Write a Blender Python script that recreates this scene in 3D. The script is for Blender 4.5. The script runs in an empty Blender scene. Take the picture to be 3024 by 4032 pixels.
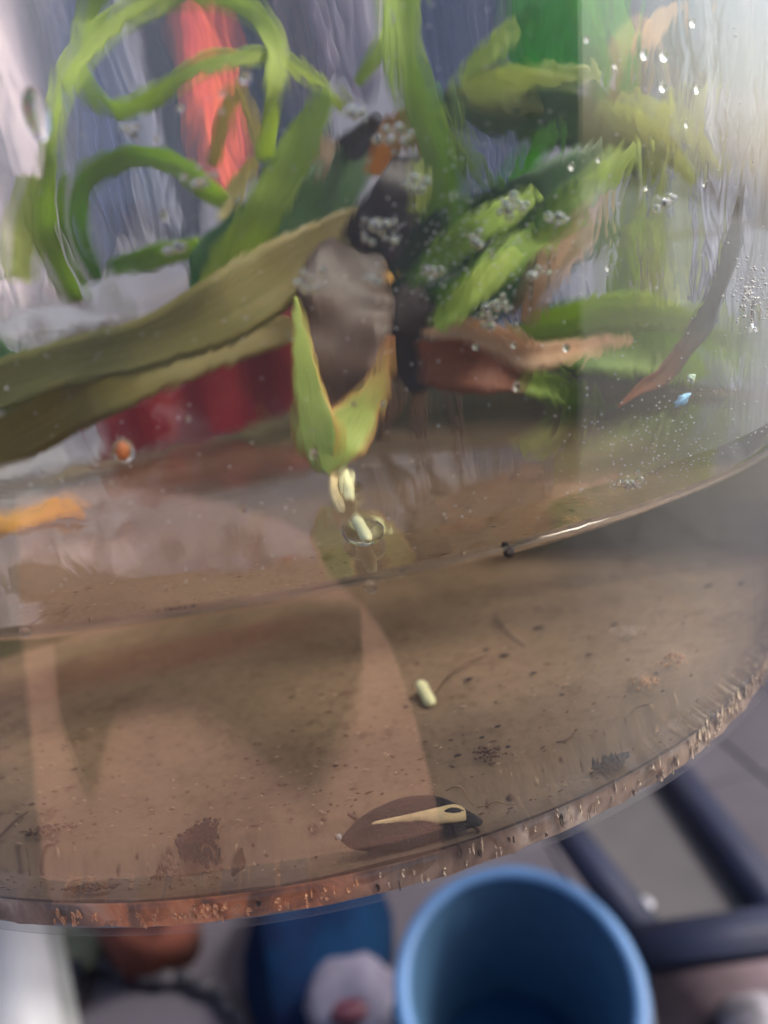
import bpy, bmesh, math, random
from mathutils import Vector, Matrix, noise
R = math.radians
random.seed(7)
S = bpy.context.scene
COL = S.collection

# ---------------------------------------------------------------- camera (unit = jar radius, 8 cm)
D, EL, YAW, PIT, ROLL, H = 1.884, 0.337, 0.113, -0.217, -0.152, 0.382
CAM = Vector((0, -D*math.cos(EL), D*math.sin(EL)))
fw = Vector((math.sin(YAW)*math.cos(PIT), math.cos(YAW)*math.cos(PIT), math.sin(PIT)))
r0 = Vector((math.cos(YAW), -math.sin(YAW), 0)); u0 = r0.cross(fw)
RX = math.cos(ROLL)*r0 + math.sin(ROLL)*u0
UP = -math.sin(ROLL)*r0 + math.cos(ROLL)*u0
FPX = 3028.0
cd = bpy.data.cameras.new('camera'); cam = bpy.data.objects.new('camera', cd); COL.objects.link(cam)
cam.matrix_world = Matrix.Translation(CAM) @ Matrix((RX, UP, -fw)).transposed().to_4x4()
cd.sensor_fit = 'VERTICAL'; cd.sensor_height = 36; cd.sensor_width = 27; cd.lens = FPX/4032*36
cd.clip_start = 0.01; cd.clip_end = 2000
cd.dof.use_dof = True; cd.dof.focus_distance = 0.96; cd.dof.aperture_fstop = 1.4
S.camera = cam

# ---------------------------------------------------------------- world, sun, exposure
SUN_EL, SUN_AZ = 50, 98          # azimuth from +Y towards +X
w = bpy.data.worlds.new('World'); S.world = w; w.use_nodes = True
nt = w.node_tree; bg = nt.nodes['Background']
sky = nt.nodes.new('ShaderNodeTexSky'); sky.sky_type = 'NISHITA'; sky.sun_disc = False
sky.sun_elevation = R(SUN_EL); sky.sun_rotation = R(SUN_AZ); sky.dust_density = 4; sky.air_density = 1.2
nt.links.new(sky.outputs[0], bg.inputs[0]); bg.inputs[1].default_value = 0.14
sl = bpy.data.lights.new('sun', 'SUN'); sl.energy = 2.6; sl.angle = R(12); sl.color = (1, .95, .88)
so = bpy.data.objects.new('sun', sl); COL.objects.link(so)
sd = Vector((math.sin(R(SUN_AZ))*math.cos(R(SUN_EL)), math.cos(R(SUN_AZ))*math.cos(R(SUN_EL)), math.sin(R(SUN_EL))))
so.rotation_euler = (-sd).to_track_quat('-Z', 'Y').to_euler()
S.view_settings.view_transform = 'Standard'; S.view_settings.look = 'None'
S.view_settings.exposure = 1.0; S.view_settings.gamma = 1
cy = S.cycles
cy.max_bounces = 14; cy.transparent_max_bounces = 24; cy.transmission_bounces = 10; cy.glossy_bounces = 5; cy.diffuse_bounces = 3
cy.caustics_refractive = True; cy.caustics_reflective = False; cy.sample_clamp_indirect = 4; cy.blur_glossy = 0.5
cy.use_denoising = True

# ---------------------------------------------------------------- pixel <-> place
def ray(px, py):
    return (fw + RX*((px-1512)/FPX) - UP*((py-2016)/FPX)).normalized()
def at_y(px, py, Y):                     # point at depth plane Y
    d = ray(px, py); return CAM + d*((Y-CAM.y)/d.y)
def at_z(px, py, Z):
    d = ray(px, py); return CAM + d*((Z-CAM.z)/d.z)
SL = 0.044/0.396                         # the jar flares slightly
def rad(z, off=0): return 1 + SL*z + off
def hit_wall(px, py, off=0.0):
    d = ray(px, py); t = 0.3; last = t
    f = lambda t: (lambda p: p.x*p.x+p.y*p.y-rad(p.z, off)**2)(CAM+d*t)
    while t < 4:
        if f(t) < 0: break
        last = t; t += 0.01
    else: return None, d
    a, b = last, t
    for _ in range(30):
        m = (a+b)/2
        if f(m) < 0: b = m
        else: a = m
    return CAM+d*b, d
WOFF = -0.011                            # water radius offset
def refr(d, n, e):
    c = -n.dot(d); k = 1-e*e*(1-c*c)
    return (e*d + (e*c-math.sqrt(max(k, 0)))*n).normalized()
ZF = 0.036
def floor_pt(px, py, Z=0.066):
    Z = Z-0.0645+ZF           # what the lens sees on the jar floor through glass wall and water
    p, d = hit_wall(px, py, WOFF)
    if p is None: return at_z(px, py, Z)
    if p.z > H:
        q = CAM + d*((H-CAM.z)/d.z); dd = refr(d, Vector((0, 0, 1)), 1/1.33)
        return q + dd*((Z-q.z)/dd.z)
    n = Vector((p.x, p.y, -rad(p.z, WOFF)*SL)).normalized()
    dd = refr(d, n, 1/1.33)
    return p + dd*((Z-p.z)/dd.z)

# ---------------------------------------------------------------- materials
def srgb(r, g, b):
    f = lambda c: (c/255/12.92) if c/255 <= 0.04045 else ((c/255+0.055)/1.055)**2.4
    return (f(r), f(g), f(b), 1)
def newmat(name):
    m = bpy.data.materials.new(name); m.use_nodes = True
    t = m.node_tree; t.nodes.clear(); o = t.nodes.new('ShaderNodeOutputMaterial')
    return m, t, o
def ramp(t, fac, stops):
    r = t.nodes.new('ShaderNodeValToRGB'); e = r.color_ramp.elements
    while len(e) < len(stops): e.new(0.5)
    for i, (p, c) in enumerate(stops): e[i].position = p; e[i].color = c
    t.links.new(fac, r.inputs[0]); return r.outputs[0]
def noise_n(t, scale, detail=5, co='Object', sc=(1, 1, 1), rough=.6, dist=0):
    tc = t.nodes.new('ShaderNodeTexCoord'); mp = t.nodes.new('ShaderNodeMapping'); mp.inputs['Scale'].default_value = sc
    n = t.nodes.new('ShaderNodeTexNoise'); n.inputs['Scale'].default_value = scale; n.inputs['Detail'].default_value = detail
    n.inputs['Roughness'].default_value = rough; n.inputs['Distortion'].default_value = dist
    t.links.new(tc.outputs[co], mp.inputs[0]); t.links.new(mp.outputs[0], n.inputs[0]); return n.outputs[0]
def mul(c, k): return (c[0]*k, c[1]*k, c[2]*k, 1)
def solid(name, c, rough=.6, scale=6, var=.25, bump=.0, sc=(1, 1, 1), c2=None, spec=.4, bs=None):
    m, t, o = newmat(name); b = t.nodes.new('ShaderNodeBsdfPrincipled')
    n = noise_n(t, scale, sc=sc)
    c2 = c2 or mul(c, 1-var*1.4)
    t.links.new(ramp(t, n, [(.35, c2), (.65, mul(c, 1+var*.5))]), b.inputs['Base Color'])
    b.inputs['Roughness'].default_value = rough; b.inputs['Specular IOR Level'].default_value = spec
    if bump:
        bn = t.nodes.new('ShaderNodeBump'); bn.inputs['Strength'].default_value = bump; bn.inputs['Distance'].default_value = .02
        t.links.new(noise_n(t, bs or scale*4), bn.inputs['Height']); t.links.new(bn.outputs[0], b.inputs['Normal'])
    t.links.new(b.outputs[0], o.inputs[0]); return m
def clear(name, ior=1.5, rough=0.0, tint=(1, 1, 1, 1), bump=0, bscale=8, bsc=(1, 1, 1)):
    m, t, o = newmat(name)
    tr = t.nodes.new('ShaderNodeBsdfTransparent'); tr.inputs[0].default_value = tint
    g = t.nodes.new('ShaderNodeBsdfGlossy'); g.inputs['Roughness'].default_value = rough
    ge = t.nodes.new('ShaderNodeNewGeometry'); mr = t.nodes.new('ShaderNodeMapRange')
    mr.inputs['To Min'].default_value = ior; mr.inputs['To Max'].default_value = 1/ior
    t.links.new(ge.outputs['Backfacing'], mr.inputs['Value'])
    fr = t.nodes.new('ShaderNodeFresnel'); t.links.new(mr.outputs[0], fr.inputs['IOR'])
    if bump:
        bn = t.nodes.new('ShaderNodeBump'); bn.inputs['Strength'].default_value = bump; bn.inputs['Distance'].default_value = .01
        t.links.new(noise_n(t, bscale, 3, sc=bsc), bn.inputs['Height'])
        t.links.new(bn.outputs[0], g.inputs['Normal'])
    mx = t.nodes.new('ShaderNodeMixShader'); t.links.new(fr.outputs[0], mx.inputs[0])
    t.links.new(tr.outputs[0], mx.inputs[1]); t.links.new(g.outputs[0], mx.inputs[2]); t.links.new(mx.outputs[0], o.inputs[0])
    return m
def refractive(name, ior, rough=0, tint=(1, 1, 1, 1), bump=0, bscale=6):
    m, t, o = newmat(name); g = t.nodes.new('ShaderNodeBsdfGlass')
    g.inputs['IOR'].default_value = ior; g.inputs['Roughness'].default_value = rough; g.inputs[0].default_value = tint
    if bump:
        bn = t.nodes.new('ShaderNodeBump'); bn.inputs['Strength'].default_value = bump; bn.inputs['Distance'].default_value = .01
        t.links.new(noise_n(t, bscale, 2), bn.inputs['Height']); t.links.new(bn.outputs[0], g.inputs['Normal'])
    t.links.new(g.outputs[0], o.inputs[0]); return m
def leafmat(name, base, tip, edge=None, trans=.55, mid=None):
    """colour runs from base to tip along UV x, streaked along the blade, with an optional rim colour"""
    m, t, o = newmat(name)
    uv = t.nodes.new('ShaderNodeUVMap'); sp = t.nodes.new('ShaderNodeSeparateXYZ'); t.links.new(uv.outputs[0], sp.inputs[0])
    st = [(0.05, base), (.95, tip)] if mid is None else [(0.0, base), (.5, mid), (1, tip)]
    c = ramp(t, sp.outputs[0], st)
    mp = t.nodes.new('ShaderNodeMapping'); mp.inputs['Scale'].default_value = (1.6, 16, 1); t.links.new(uv.outputs[0], mp.inputs[0])
    n = t.nodes.new('ShaderNodeTexNoise'); n.inputs['Scale'].default_value = 2.2; n.inputs['Detail'].default_value = 6
    t.links.new(mp.outputs[0], n.inputs[0])
    mx = t.nodes.new('ShaderNodeMix'); mx.data_type = 'RGBA'; mx.blend_type = 'MULTIPLY'; mx.inputs[0].default_value = 1
    t.links.new(c, mx.inputs[6]); t.links.new(ramp(t, n.outputs[0], [(.3, (.55, .6, .5, 1)), (.7, (1.25, 1.2, 1.25, 1))]), mx.inputs[7])
    col = mx.outputs[2]
    if edge:
        ab = t.nodes.new('ShaderNodeMath'); ab.operation = 'PINGPONG'; ab.inputs[1].default_value = .5; t.links.new(sp.outputs[1], ab.inputs[0])
        f = t.nodes.new('ShaderNodeMapRange'); f.inputs[1].default_value = .0; f.inputs[2].default_value = .14; f.inputs[3].default_value = 1; f.inputs[4].default_value = 0
        t.links.new(ab.outputs[0], f.inputs[0])
        m2 = t.nodes.new('ShaderNodeMix'); m2.data_type = 'RGBA'; t.links.new(f.outputs[0], m2.inputs[0]); t.links.new(col, m2.inputs[6]); m2.inputs[7].default_value = edge
        col = m2.outputs[2]
    b = t.nodes.new('ShaderNodeBsdfPrincipled'); b.inputs['Roughness'].default_value = .45; b.inputs['Specular IOR Level'].default_value = .3
    tl = t.nodes.new('ShaderNodeBsdfTranslucent'); t.links.new(col, b.inputs['Base Color']); t.links.new(col, tl.inputs[0])
    bn = t.nodes.new('ShaderNodeBump'); bn.inputs['Strength'].default_value = .35; bn.inputs['Distance'].default_value = .01
    t.links.new(n.outputs[0], bn.inputs['Height']); t.links.new(bn.outputs[0], b.inputs['Normal'])
    ms = t.nodes.new('ShaderNodeMixShader'); ms.inputs[0].default_value = trans
    t.links.new(b.outputs[0], ms.inputs[1]); t.links.new(tl.outputs[0], ms.inputs[2]); t.links.new(ms.outputs[0], o.inputs[0]); return m

# ---------------------------------------------------------------- object helpers
def tag(o, label=None, cat=None, group=None, kind=None):
    if label: o['label'] = label
    if cat: o['category'] = cat
    if group: o['group'] = group
    if kind: o['kind'] = kind
    return o
def empty(name, loc=(0, 0, 0), **k):
    o = bpy.data.objects.new(name, None); COL.objects.link(o); o.location = loc; o.empty_display_size = .1; return tag(o, **k)
def link(name, me, mat=None, parent=None, loc=(0, 0, 0), smooth=True, **k):
    if mat is not None and len(me.materials) == 0: me.materials.append(mat)
    if smooth: me.polygons.foreach_set('use_smooth', [True]*len(me.polygons))
    o = bpy.data.objects.new(name, me); COL.objects.link(o); o.location = loc
    if parent: o.parent = parent
    return tag(o, **k)
def from_bm(name, bm, *a, **k):
    me = bpy.data.meshes.new(name); bm.normal_update(); bm.to_mesh(me); bm.free(); return link(name, me, *a, **k)
def from_py(name, v, f, *a, **k):
    me = bpy.data.meshes.new(name); me.from_pydata([tuple(p) for p in v], [], f); me.update(); return link(name, me, *a, **k)
def lathe(bm, prof, n=160, closed=False, a0=0, a1=2*math.pi):
    full = abs(a1-a0-2*math.pi) < 1e-6; rows = []
    for i in range(n if full else n+1):
        a = a0+(a1-a0)*i/n; rows.append([bm.verts.new((r*math.cos(a), r*math.sin(a), z)) for r, z in prof])
    m = len(rows)
    for i in range(m if full else m-1):
        A, B = rows[i], rows[(i+1) % m]
        for j in range(len(prof) if closed else len(prof)-1):
            k = (j+1) % len(prof)
            bm.faces.new((A[j], B[j], B[k], A[k]))
    bmesh.ops.remove_doubles(bm, verts=bm.verts, dist=1e-6)
    bmesh.ops.recalc_face_normals(bm, faces=bm.faces)
def catmull(P, n):
    out = []; L = len(P)-1
    for i in range(n+1):
        s = i/n*L; k = min(int(s), L-1); f = s-k
        p = [P[max(k-1, 0)], P[k], P[k+1], P[min(k+2, L)]]
        out.append(.5*((2*p[1])+(p[2]-p[0])*f+(2*p[0]-5*p[1]+4*p[2]-p[3])*f*f+(3*p[1]-p[0]-3*p[2]+p[3])*f**3))
    return out
def tube_bm(bm, pts, rs, seg=8):
    rows = []; prev = None
    for i, p in enumerate(pts):
        t = (pts[min(i+1, len(pts)-1)]-pts[max(i-1, 0)]).normalized()
        n = t.cross(Vector((0, 0, 1))) if prev is None else prev-t*prev.dot(t)
        if n.length < 1e-4: n = t.cross(Vector((1, 0, 0)))
        n.normalize(); prev = n; b = t.cross(n)
        rows.append([bm.verts.new(p+(n*math.cos(2*math.pi*k/seg)+b*math.sin(2*math.pi*k/seg))*rs[i]) for k in range(seg)])
    for A, B in zip(rows, rows[1:]):
        for k in range(seg): bm.faces.new((A[k], A[(k+1) % seg], B[(k+1) % seg], B[k]))
    bm.faces.new(rows[0][::-1]); bm.faces.new(rows[-1])
def tube(name, pts, r, mat, parent=None, n=24, taper=.5, seg=8, **k):
    pp = catmull(pts, n); bm = bmesh.new()
    rs = [r*(1-(1-taper)*abs(2*i/n-1)**3) for i in range(n+1)]
    tube_bm(bm, pp, rs, seg); return from_bm(name, bm, mat, parent, **k)
def ribbon(name, pts, widths, mat, parent=None, fold=.35, n=44, th=.006, twist=0, tw0=0, face=None, wave=.06, **k):
    """blade along pts (world), widths in world units at the points; folded along the midrib, with thickness"""
    W = [Vector((x, 0, 0)) for x in widths]; P = catmull(pts, n); Wd = [max(v.x, .001) for v in catmull(W, n)]
    K = 7; V = []; F = []; UV = []
    ph = random.random()*6
    for i in range(n+1):
        p = P[i]; t = (P[min(i+1, n)]-P[max(i-1, 0)]).normalized()
        view = (CAM-p).normalized() if face is None else face
        side = t.cross(view)
        if side.length < .05: side = t.cross(Vector((0, 0, 1)))
        side.normalize()
        a = tw0+twist*i/n + .25*math.sin(i/n*5+ph)
        nrm = side.cross(t); s2 = side*math.cos(a)+nrm*math.sin(a); n2 = s2.cross(t)
        for sgn in (1, -1):
            for j in range(K):
                x = (j/(K-1)-.5)*2
                wob = wave*math.sin(i*.55+ph+x*2)*abs(x)
                V.append(p + s2*(x*Wd[i]/2) + n2*((fold*(abs(x)**1.3-.4)+wob)*Wd[i]/2 + sgn*th/2*(1-.75*abs(x))))
                UV.append((i/n, j/(K-1)))
    M = 2*K
    for i in range(n):
        a, b = i*M, (i+1)*M
        for j in range(K-1):
            F.append((a+j, a+j+1, b+j+1, b+j)); F.append((a+K+j+1, a+K+j, b+K+j, b+K+j+1))
        F.append((a+K, a, b, b+K)); F.append((a+K-1, a+2*K-1, b+2*K-1, b+K-1))
    F.append(tuple(range(K))[::-1]+tuple(range(K, 2*K))); e = n*M; F.append(tuple(range(e, e+K))+tuple(range(e+2*K-1, e+K-1, -1)))
    me = bpy.data.meshes.new(name); me.from_pydata([tuple(v) for v in V], [], F); me.update()
    ul = me.uv_layers.new(name='UVMap')
    for l in me.loops: ul.data[l.index].uv = UV[l.vertex_index]
    return link(name, me, mat, parent, **k)
def pix(lst, wpx):                      # [(px,py,Y)...] -> world points and world widths
    P = [at_y(*q) for q in lst]
    if not hasattr(wpx, '__len__'):
        wpx = [wpx*.7]+[wpx]*(len(lst)-2)+[wpx*.5]
    return P, [wp/FPX*(p-CAM).dot(fw) for wp, p in zip(wpx, P)]
def blob(bm, c, r, sub=2, amp=.3, fr=2., sc=(1, 1, 1)):
    g = bmesh.ops.create_icosphere(bm, subdivisions=sub, radius=1)
    off = Vector((random.random()*50, random.random()*50, random.random()*50))
    for v in g['verts']:
        k = 1+amp*noise.noise(v.co*fr+off)
        v.co = Vector((v.co.x*sc[0], v.co.y*sc[1], v.co.z*sc[2]))*r*k+Vector(c)

# ================================================================= THE SETTING
FL = -9.5
tile = newmat('floor_tile')
def floor_mat():
    m, t, o = tile; b = t.nodes.new('ShaderNodeBsdfPrincipled')
    t.links.new(ramp(t, noise_n(t, .35, 6, dist=.4), [(.3, srgb(58, 54, 62)), (.7, srgb(74, 70, 79))]), b.inputs['Base Color'])
    b.inputs['Roughness'].default_value = .55; t.links.new(b.outputs[0], o.inputs[0]); return m
FM = floor_mat()
from_py('ground', [(-400, -400, FL-.12), (400, -400, FL-.12), (400, 400, FL-.12), (-400, 400, FL-.12)], [(0, 1, 2, 3)], solid('grout', srgb(95, 90, 88)), kind='structure', smooth=False)
terrace = empty('terrace_floor', (0, 8, FL-.12), kind='structure')
bm = bmesh.new(); bmesh.ops.create_cube(bm, size=1, matrix=Matrix.Diagonal((4.94, 4.94, .12, 1)))
bmesh.ops.bevel(bm, geom=bm.edges[:], offset=.02, segments=1, affect='EDGES')
tme = bpy.data.meshes.new('tile'); bm.to_mesh(tme); bm.free(); tme.materials.append(FM)
for i in range(-5, 6):
    for j in range(-4, 2):
        o = bpy.data.objects.new('tile', tme); COL.objects.link(o); o.parent = terrace; o.location = (i*5+1.2, j*5+1.5, .06)
# parapet wall behind
wall = empty('parapet_wall', (0, 18, FL), kind='structure')
WM = solid('rendered_wall', srgb(176, 165, 170), .9, 1.2, .12, .3, bs=20)
bm = bmesh.new(); bmesh.ops.create_cube(bm, size=1, matrix=Matrix.Translation((0, .5, 9.5)) @ Matrix.Diagonal((70, 1, 19, 1))); from_bm('wall_face', bm, WM, wall, smooth=False)
bm = bmesh.new(); bmesh.ops.create_cube(bm, size=1, matrix=Matrix.Translation((0, .5, 19.15)) @ Matrix.Diagonal((70, 1.5, .3, 1))); from_bm('coping', bm, solid('coping_stone', srgb(190, 186, 182)), wall, smooth=False)

# ---------------------------------------------------------------- laundry behind the jar
def cloth(name, x0, x1, Y, col, label, ztop=7.2, zbot=-1.5, folds=5, depth=.16, cat='cloth', rough=.85, col2=None):
    a, b = at_y(x0, 600, Y).x, at_y(x1, 600, Y).x; N, M_ = 60, 34; V = []; F = []
    ph = random.random()*6
    for s in (0, 1):
        for i in range(N+1):
            u = i/N
            for j in range(M_+1):
                v = j/M_; z = ztop+(zbot-ztop)*v
                y = depth*math.sin(u*folds*2*math.pi+ph+.6*math.sin(v*3))*(0.35+.65*v)+.1*noise.noise(Vector((u*5, v*4, ph)))
                V.append((a+(b-a)*u+.05*math.sin(v*7+ph)*(v), Y+y+s*.03, z+.12*math.sin(u*7+ph)*v))
    L = (N+1)*(M_+1)
    for i in range(N):
        for j in range(M_):
            q = i*(M_+1)+j; F.append((q, q+1, q+M_+2, q+M_+1)); F.append((L+q, L+q+M_+1, L+q+M_+2, L+q+1))
    for i in range(N):
        q = i*(M_+1); F.append((q, q+M_+1, L+q+M_+1, L+q)); q += M_; F.append((q, L+q, L+q+M_+1, q+M_+1))
    for j in range(M_):
        F.append((j, L+j, L+j+1, j+1)); q = N*(M_+1)+j; F.append((q, q+1, L+q+1, L+q))
    o = from_py(name, V, F, solid(name, col, rough, 1.4, .22, .2, sc=(3, 3, .5), c2=col2, bs=30), label=label, cat=cat, group='laundry hanging behind the jar')
    return o
cloth('hanging_towel', -900, 215, 5.2, srgb(238, 215, 222), 'wide pale pink cloth hanging at the far left behind the jar', folds=6, zbot=1.2)
cloth('hanging_towel', 200, 385, 5.8, srgb(200, 192, 212), 'grey lilac cloth strip hanging beside the pale pink one', folds=2, zbot=1.7)
cloth('hanging_towel', 370, 530, 5.5, srgb(140, 152, 204), 'slate blue cloth hanging behind the looped leaves', folds=2, zbot=1.7)
cloth('hanging_towel', 510, 640, 5.2, srgb(222, 220, 236), 'narrow white cloth hanging right of the slate blue one', folds=2, zbot=1.7)
cloth('hanging_towel', 625, 770, 5.9, srgb(92, 72, 90), 'dark plum cloth hanging left of the orange-red one', folds=2, zbot=1.7)
cloth('hanging_towel', 745, 985, 5.0, srgb(240, 104, 44), 'bright orange-red cloth hanging behind the looped leaves', folds=1, depth=.06, col2=srgb(205, 60, 48), zbot=2.0)
cloth('hanging_towel', 975, 1200, 5.8, srgb(78, 62, 76), 'dark purple-brown cloth hanging right of the orange-red one', folds=3, zbot=1.7)
cloth('hanging_towel', 1180, 1300, 5.4, srgb(158, 134, 132), 'narrow tan cloth hanging beside the purple-brown one', folds=2)
cloth('hanging_towel', 1280, 1500, 5.1, srgb(226, 208, 220), 'pale lilac cloth hanging left of the thick green stem', folds=3, zbot=2.6)
cloth('hanging_towel', 1640, 1915, 5.5, srgb(90, 92, 134), 'navy slate cloth hanging right of the thick green stem', folds=3)
cloth('hanging_towel', 1895, 2090, 5.9, srgb(164, 148, 160), 'greyish pink cloth hanging behind the broad dark leaf', folds=3)
cloth('hanging_towel', 2400, 2580, 5.6, srgb(92, 84, 104), 'dark grey plum cloth hanging near the right edge', folds=2)
cloth('hanging_towel', 2570, 3700, 5.3, srgb(232, 236, 244), 'wide white cloth hanging at the far right behind the jar', folds=7, zbot=-3.5)
cloth('maroon_cloth', 170, 1230, 4.7, srgb(128, 14, 26), 'wide dark maroon cloth hanging lowest, behind the olive leaves', ztop=1.05, folds=1, zbot=-3.2, depth=.04, col2=srgb(104, 14, 28))
tube('clothes_line', [Vector((-14, 4.7, 1.4)), Vector((-4, 4.7, 1.08)), Vector((0, 4.7, 1.08)), Vector((3, 4.7, 1.1)), Vector((14, 4.7, 1.5))], .03, solid('cord_low', srgb(120, 110, 105)), taper=1, label='lower cord the maroon cloth hangs from', cat='clothes line')
ln = [Vector((-16, 5.5, 8.2)), Vector((-6, 5.5, 7.2)), Vector((0, 5.5, 7.15)), Vector((6, 5.5, 7.2)), Vector((16, 5.5, 8.2))]
tube('clothes_line', ln, .03, solid('cord', srgb(200, 200, 190)), taper=1, label='thin pale cord the laundry hangs from', cat='clothes line')

# ---------------------------------------------------------------- things on the terrace, below the jar
def bucket():
    rim = at_z(2045, 3870, FL+3.4); rr = 1.26
    tl = Matrix.Rotation(R(22), 3, 'X') @ Vector((0, 0, 3.4))
    b = empty('bucket', (rim.x-tl.x, rim.y-tl.y, FL+.25), label='round blue plastic bucket standing on the floor below the jar', cat='bucket')
    inner = solid('bucket_plastic', srgb(44, 76, 104), .8, 3, .1)
    bm = bmesh.new(); lathe(bm, [(0, .06), (.9, .06), (.94, .12), (rr-.1, 3.32), (rr-.05, 3.34), (rr-.03, 3.3), (1.0, .0), (0, 0)], 96); from_bm('bucket_wall', bm, inner, b)
    bm = bmesh.new(); pr = [(rr-.02+.075*math.cos(a)*1.15, 3.35+.055*math.sin(a)) for a in [k*math.pi/5 for k in range(10)]]; lathe(bm, pr, 96, closed=True)
    from_bm('rim', bm, solid('bucket_rim_plastic', srgb(66, 102, 144), .5, 3, .08), b, label='lighter blue rolled rim')
    for s in (-1, 1):
        bm = bmesh.new(); bmesh.ops.create_cube(bm, size=1, matrix=Matrix.Translation((s*(rr+.04), 0, 3.1)) @ Matrix.Diagonal((.14, .4, .3, 1)))
        bmesh.ops.bevel(bm, geom=bm.edges[:], offset=.04, segments=2, affect='EDGES'); from_bm('handle_lug', bm, inner, b)
    pts = [Vector((rr*1.05*math.cos(a), -.25+1.1*math.sin(a)*-1, 3.1-.9*math.sin(a))) for a in [math.pi*k/10 for k in range(11)]]
    tube('handle', pts, .04, solid('handle_wire', srgb(120, 120, 125), .3), b, taper=1)
    bm = bmesh.new(); lathe(bm, [(0, .9), (.5, .9), (.99, .9)], 96)
    from_bm('water', bm, solid('bucket_water', srgb(22, 60, 95), .1, 2, .15), b)
    b.rotation_euler = (R(22), 0, 0)
bucket()
def bar(name, a, b, w, h, mat, parent):
    d = b-a; L = d.length; q = d.to_track_quat('X', 'Z').to_matrix().to_4x4()
    bm = bmesh.new(); bmesh.ops.create_cube(bm, size=1, matrix=Matrix.Diagonal((L, w, h, 1)))
    bmesh.ops.bevel(bm, geom=bm.edges[:], offset=min(w, h)*.2, segments=2, affect='EDGES'); bm.transform(Matrix.Translation((a+b)/2-parent.location) @ q)
    return from_bm(name, bm, mat, parent)
navy = solid('navy_plastic', srgb(24, 30, 54), .7, 2, .2)
Z1 = FL+2.6
fr = empty('stool_frame', (at_z(2750, 3700, FL).x, at_z(2750, 3700, FL).y, FL), label='low navy stool with open bar frame beside the bucket', cat='stool')
q = lambda x, y, z=Z1: at_z(x, y, z)
bar('frame_bar', q(2640, 3020), q(3290, 3880), .5, .3, navy, fr)
bar('frame_bar', q(2170, 3190), q(2600, 3760), .48, .3, navy, fr)
bar('frame_bar', q(2500, 3740, Z1+.03), q(3240, 3640, Z1+.03), .6, .3, navy, fr)
for a in ((2660, 3060), (3270, 3840)):
    p = q(*a); bar('leg', Vector((p.x, p.y, Z1-.12)), Vector((p.x*1.01, p.y*1.01, FL)), .24, .24, navy, fr)
pm = [q(2180, 3230, Z1-.18), q(2660, 3060, Z1-.18), q(3160, 3700, Z1-.18), q(2580, 3740, Z1-.18)]
# grey seat panel under the bars
bm = bmesh.new(); vs = [bm.verts.new(p-fr.location) for p in pm]; f = bm.faces.new(vs); e = bmesh.ops.extrude_face_region(bm, geom=[f])
bmesh.ops.translate(bm, vec=(0, 0, -.06), verts=[v for v in e['geom'] if isinstance(v, bmesh.types.BMVert)]); bmesh.ops.recalc_face_normals(bm, faces=bm.faces)
from_bm('seat_panel', bm, solid('seat_grey', srgb(70, 67, 69), .7, 1, .12), fr, smooth=False, label='flat grey panel under the navy bars')
# shiny dish on the floor, right of the bucket
def lump(name, px, py, z, r, sc, mat, label, cat, amp=.25, sub=3, fr_=1.6):
    p = at_z(px, py, z); bm = bmesh.new(); blob(bm, (0, 0, 0), r, sub, amp, fr_, sc)
    o = from_bm(name, bm, mat, label=label, cat=cat, loc=(p.x, p.y, z)); return o
lump('plastic_lid', 2535, 3560, Z1+.02, .12, (1.1, 1, .5), solid('white_plastic', srgb(150, 150, 158), .3), 'small round whitish cap lying on the grey seat panel', 'cap', .05)
mauve = solid('mauve_cloth', srgb(96, 82, 90), .9, 1.2, .3)
lump('crumpled_cloth', 2800, 3990, FL+.5, 1.6, (1.3, .8, .5), mauve, 'crumpled dark mauve cloth on the floor at lower right', 'cloth', .5)
lump('crumpled_paper', 2980, 4030, FL+1.3, .42, (1.2, .8, .5), solid('white_paper', srgb(140, 136, 146), .8), 'pale crumpled wad on the dark mauve cloth', 'paper', .5)
# blue cloth, white bag and small red ball left of the bucket
bl = solid('blue_cloth', srgb(2, 32, 58), .9, .9, .35, c2=srgb(8, 18, 44), spec=.1)
lump('blue_tarp', 1260, 3700, FL+.6, 1.9, (.62, 1.5, .5), bl, 'folded deep blue cloth on the floor left of the bucket', 'cloth', .35)
lump('white_bag', 1425, 3990, FL+1.7, .85, (.9, 1.1, .5), solid('bag_white', srgb(104, 100, 116), .5, 2, .2), 'crumpled white bag on the blue cloth beside the bucket', 'bag', .5)
lump('red_cap', 1372, 3985, FL+2.1, .2, (1.2, .8, .5), solid('red_plastic', srgb(84, 40, 54), .4), 'small dark red cap on the white bag', 'cap', .3)
lump('teal_scrap', 1335, 3865, FL+1.9, .22, (.9, .7, .4), solid('teal_plastic', srgb(60, 120, 150), .5), 'small teal scrap beside the white bag', 'scrap', .4)
# terracotta pot
p = at_z(628, 3740, FL+.1)
pot = empty('flower_pot', (p.x, p.y, FL), label='terracotta flower pot on the floor behind the dark chain', cat='flower pot')
tc = solid('terracotta', srgb(112, 62, 50), .85, 3, .15)
bm = bmesh.new(); lathe(bm, [(0, 0), (.75, 0), (1.02, 1.7), (.92, 1.7), (.7, .15), (0, .15)], 64); from_bm('pot_wall', bm, tc, pot)
bm = bmesh.new(); lathe(bm, [(1.0, 1.5), (1.14, 1.5), (1.16, 1.95), (.95, 1.95), (.95, 1.55)], 64, closed=True); from_bm('rim', bm, tc, pot)
bm = bmesh.new(); lathe(bm, [(0, 1.6), (.5, 1.63), (.93, 1.58)], 48); from_bm('soil', bm, solid('soil', srgb(60, 45, 38), .95, 8), pot)
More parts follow.
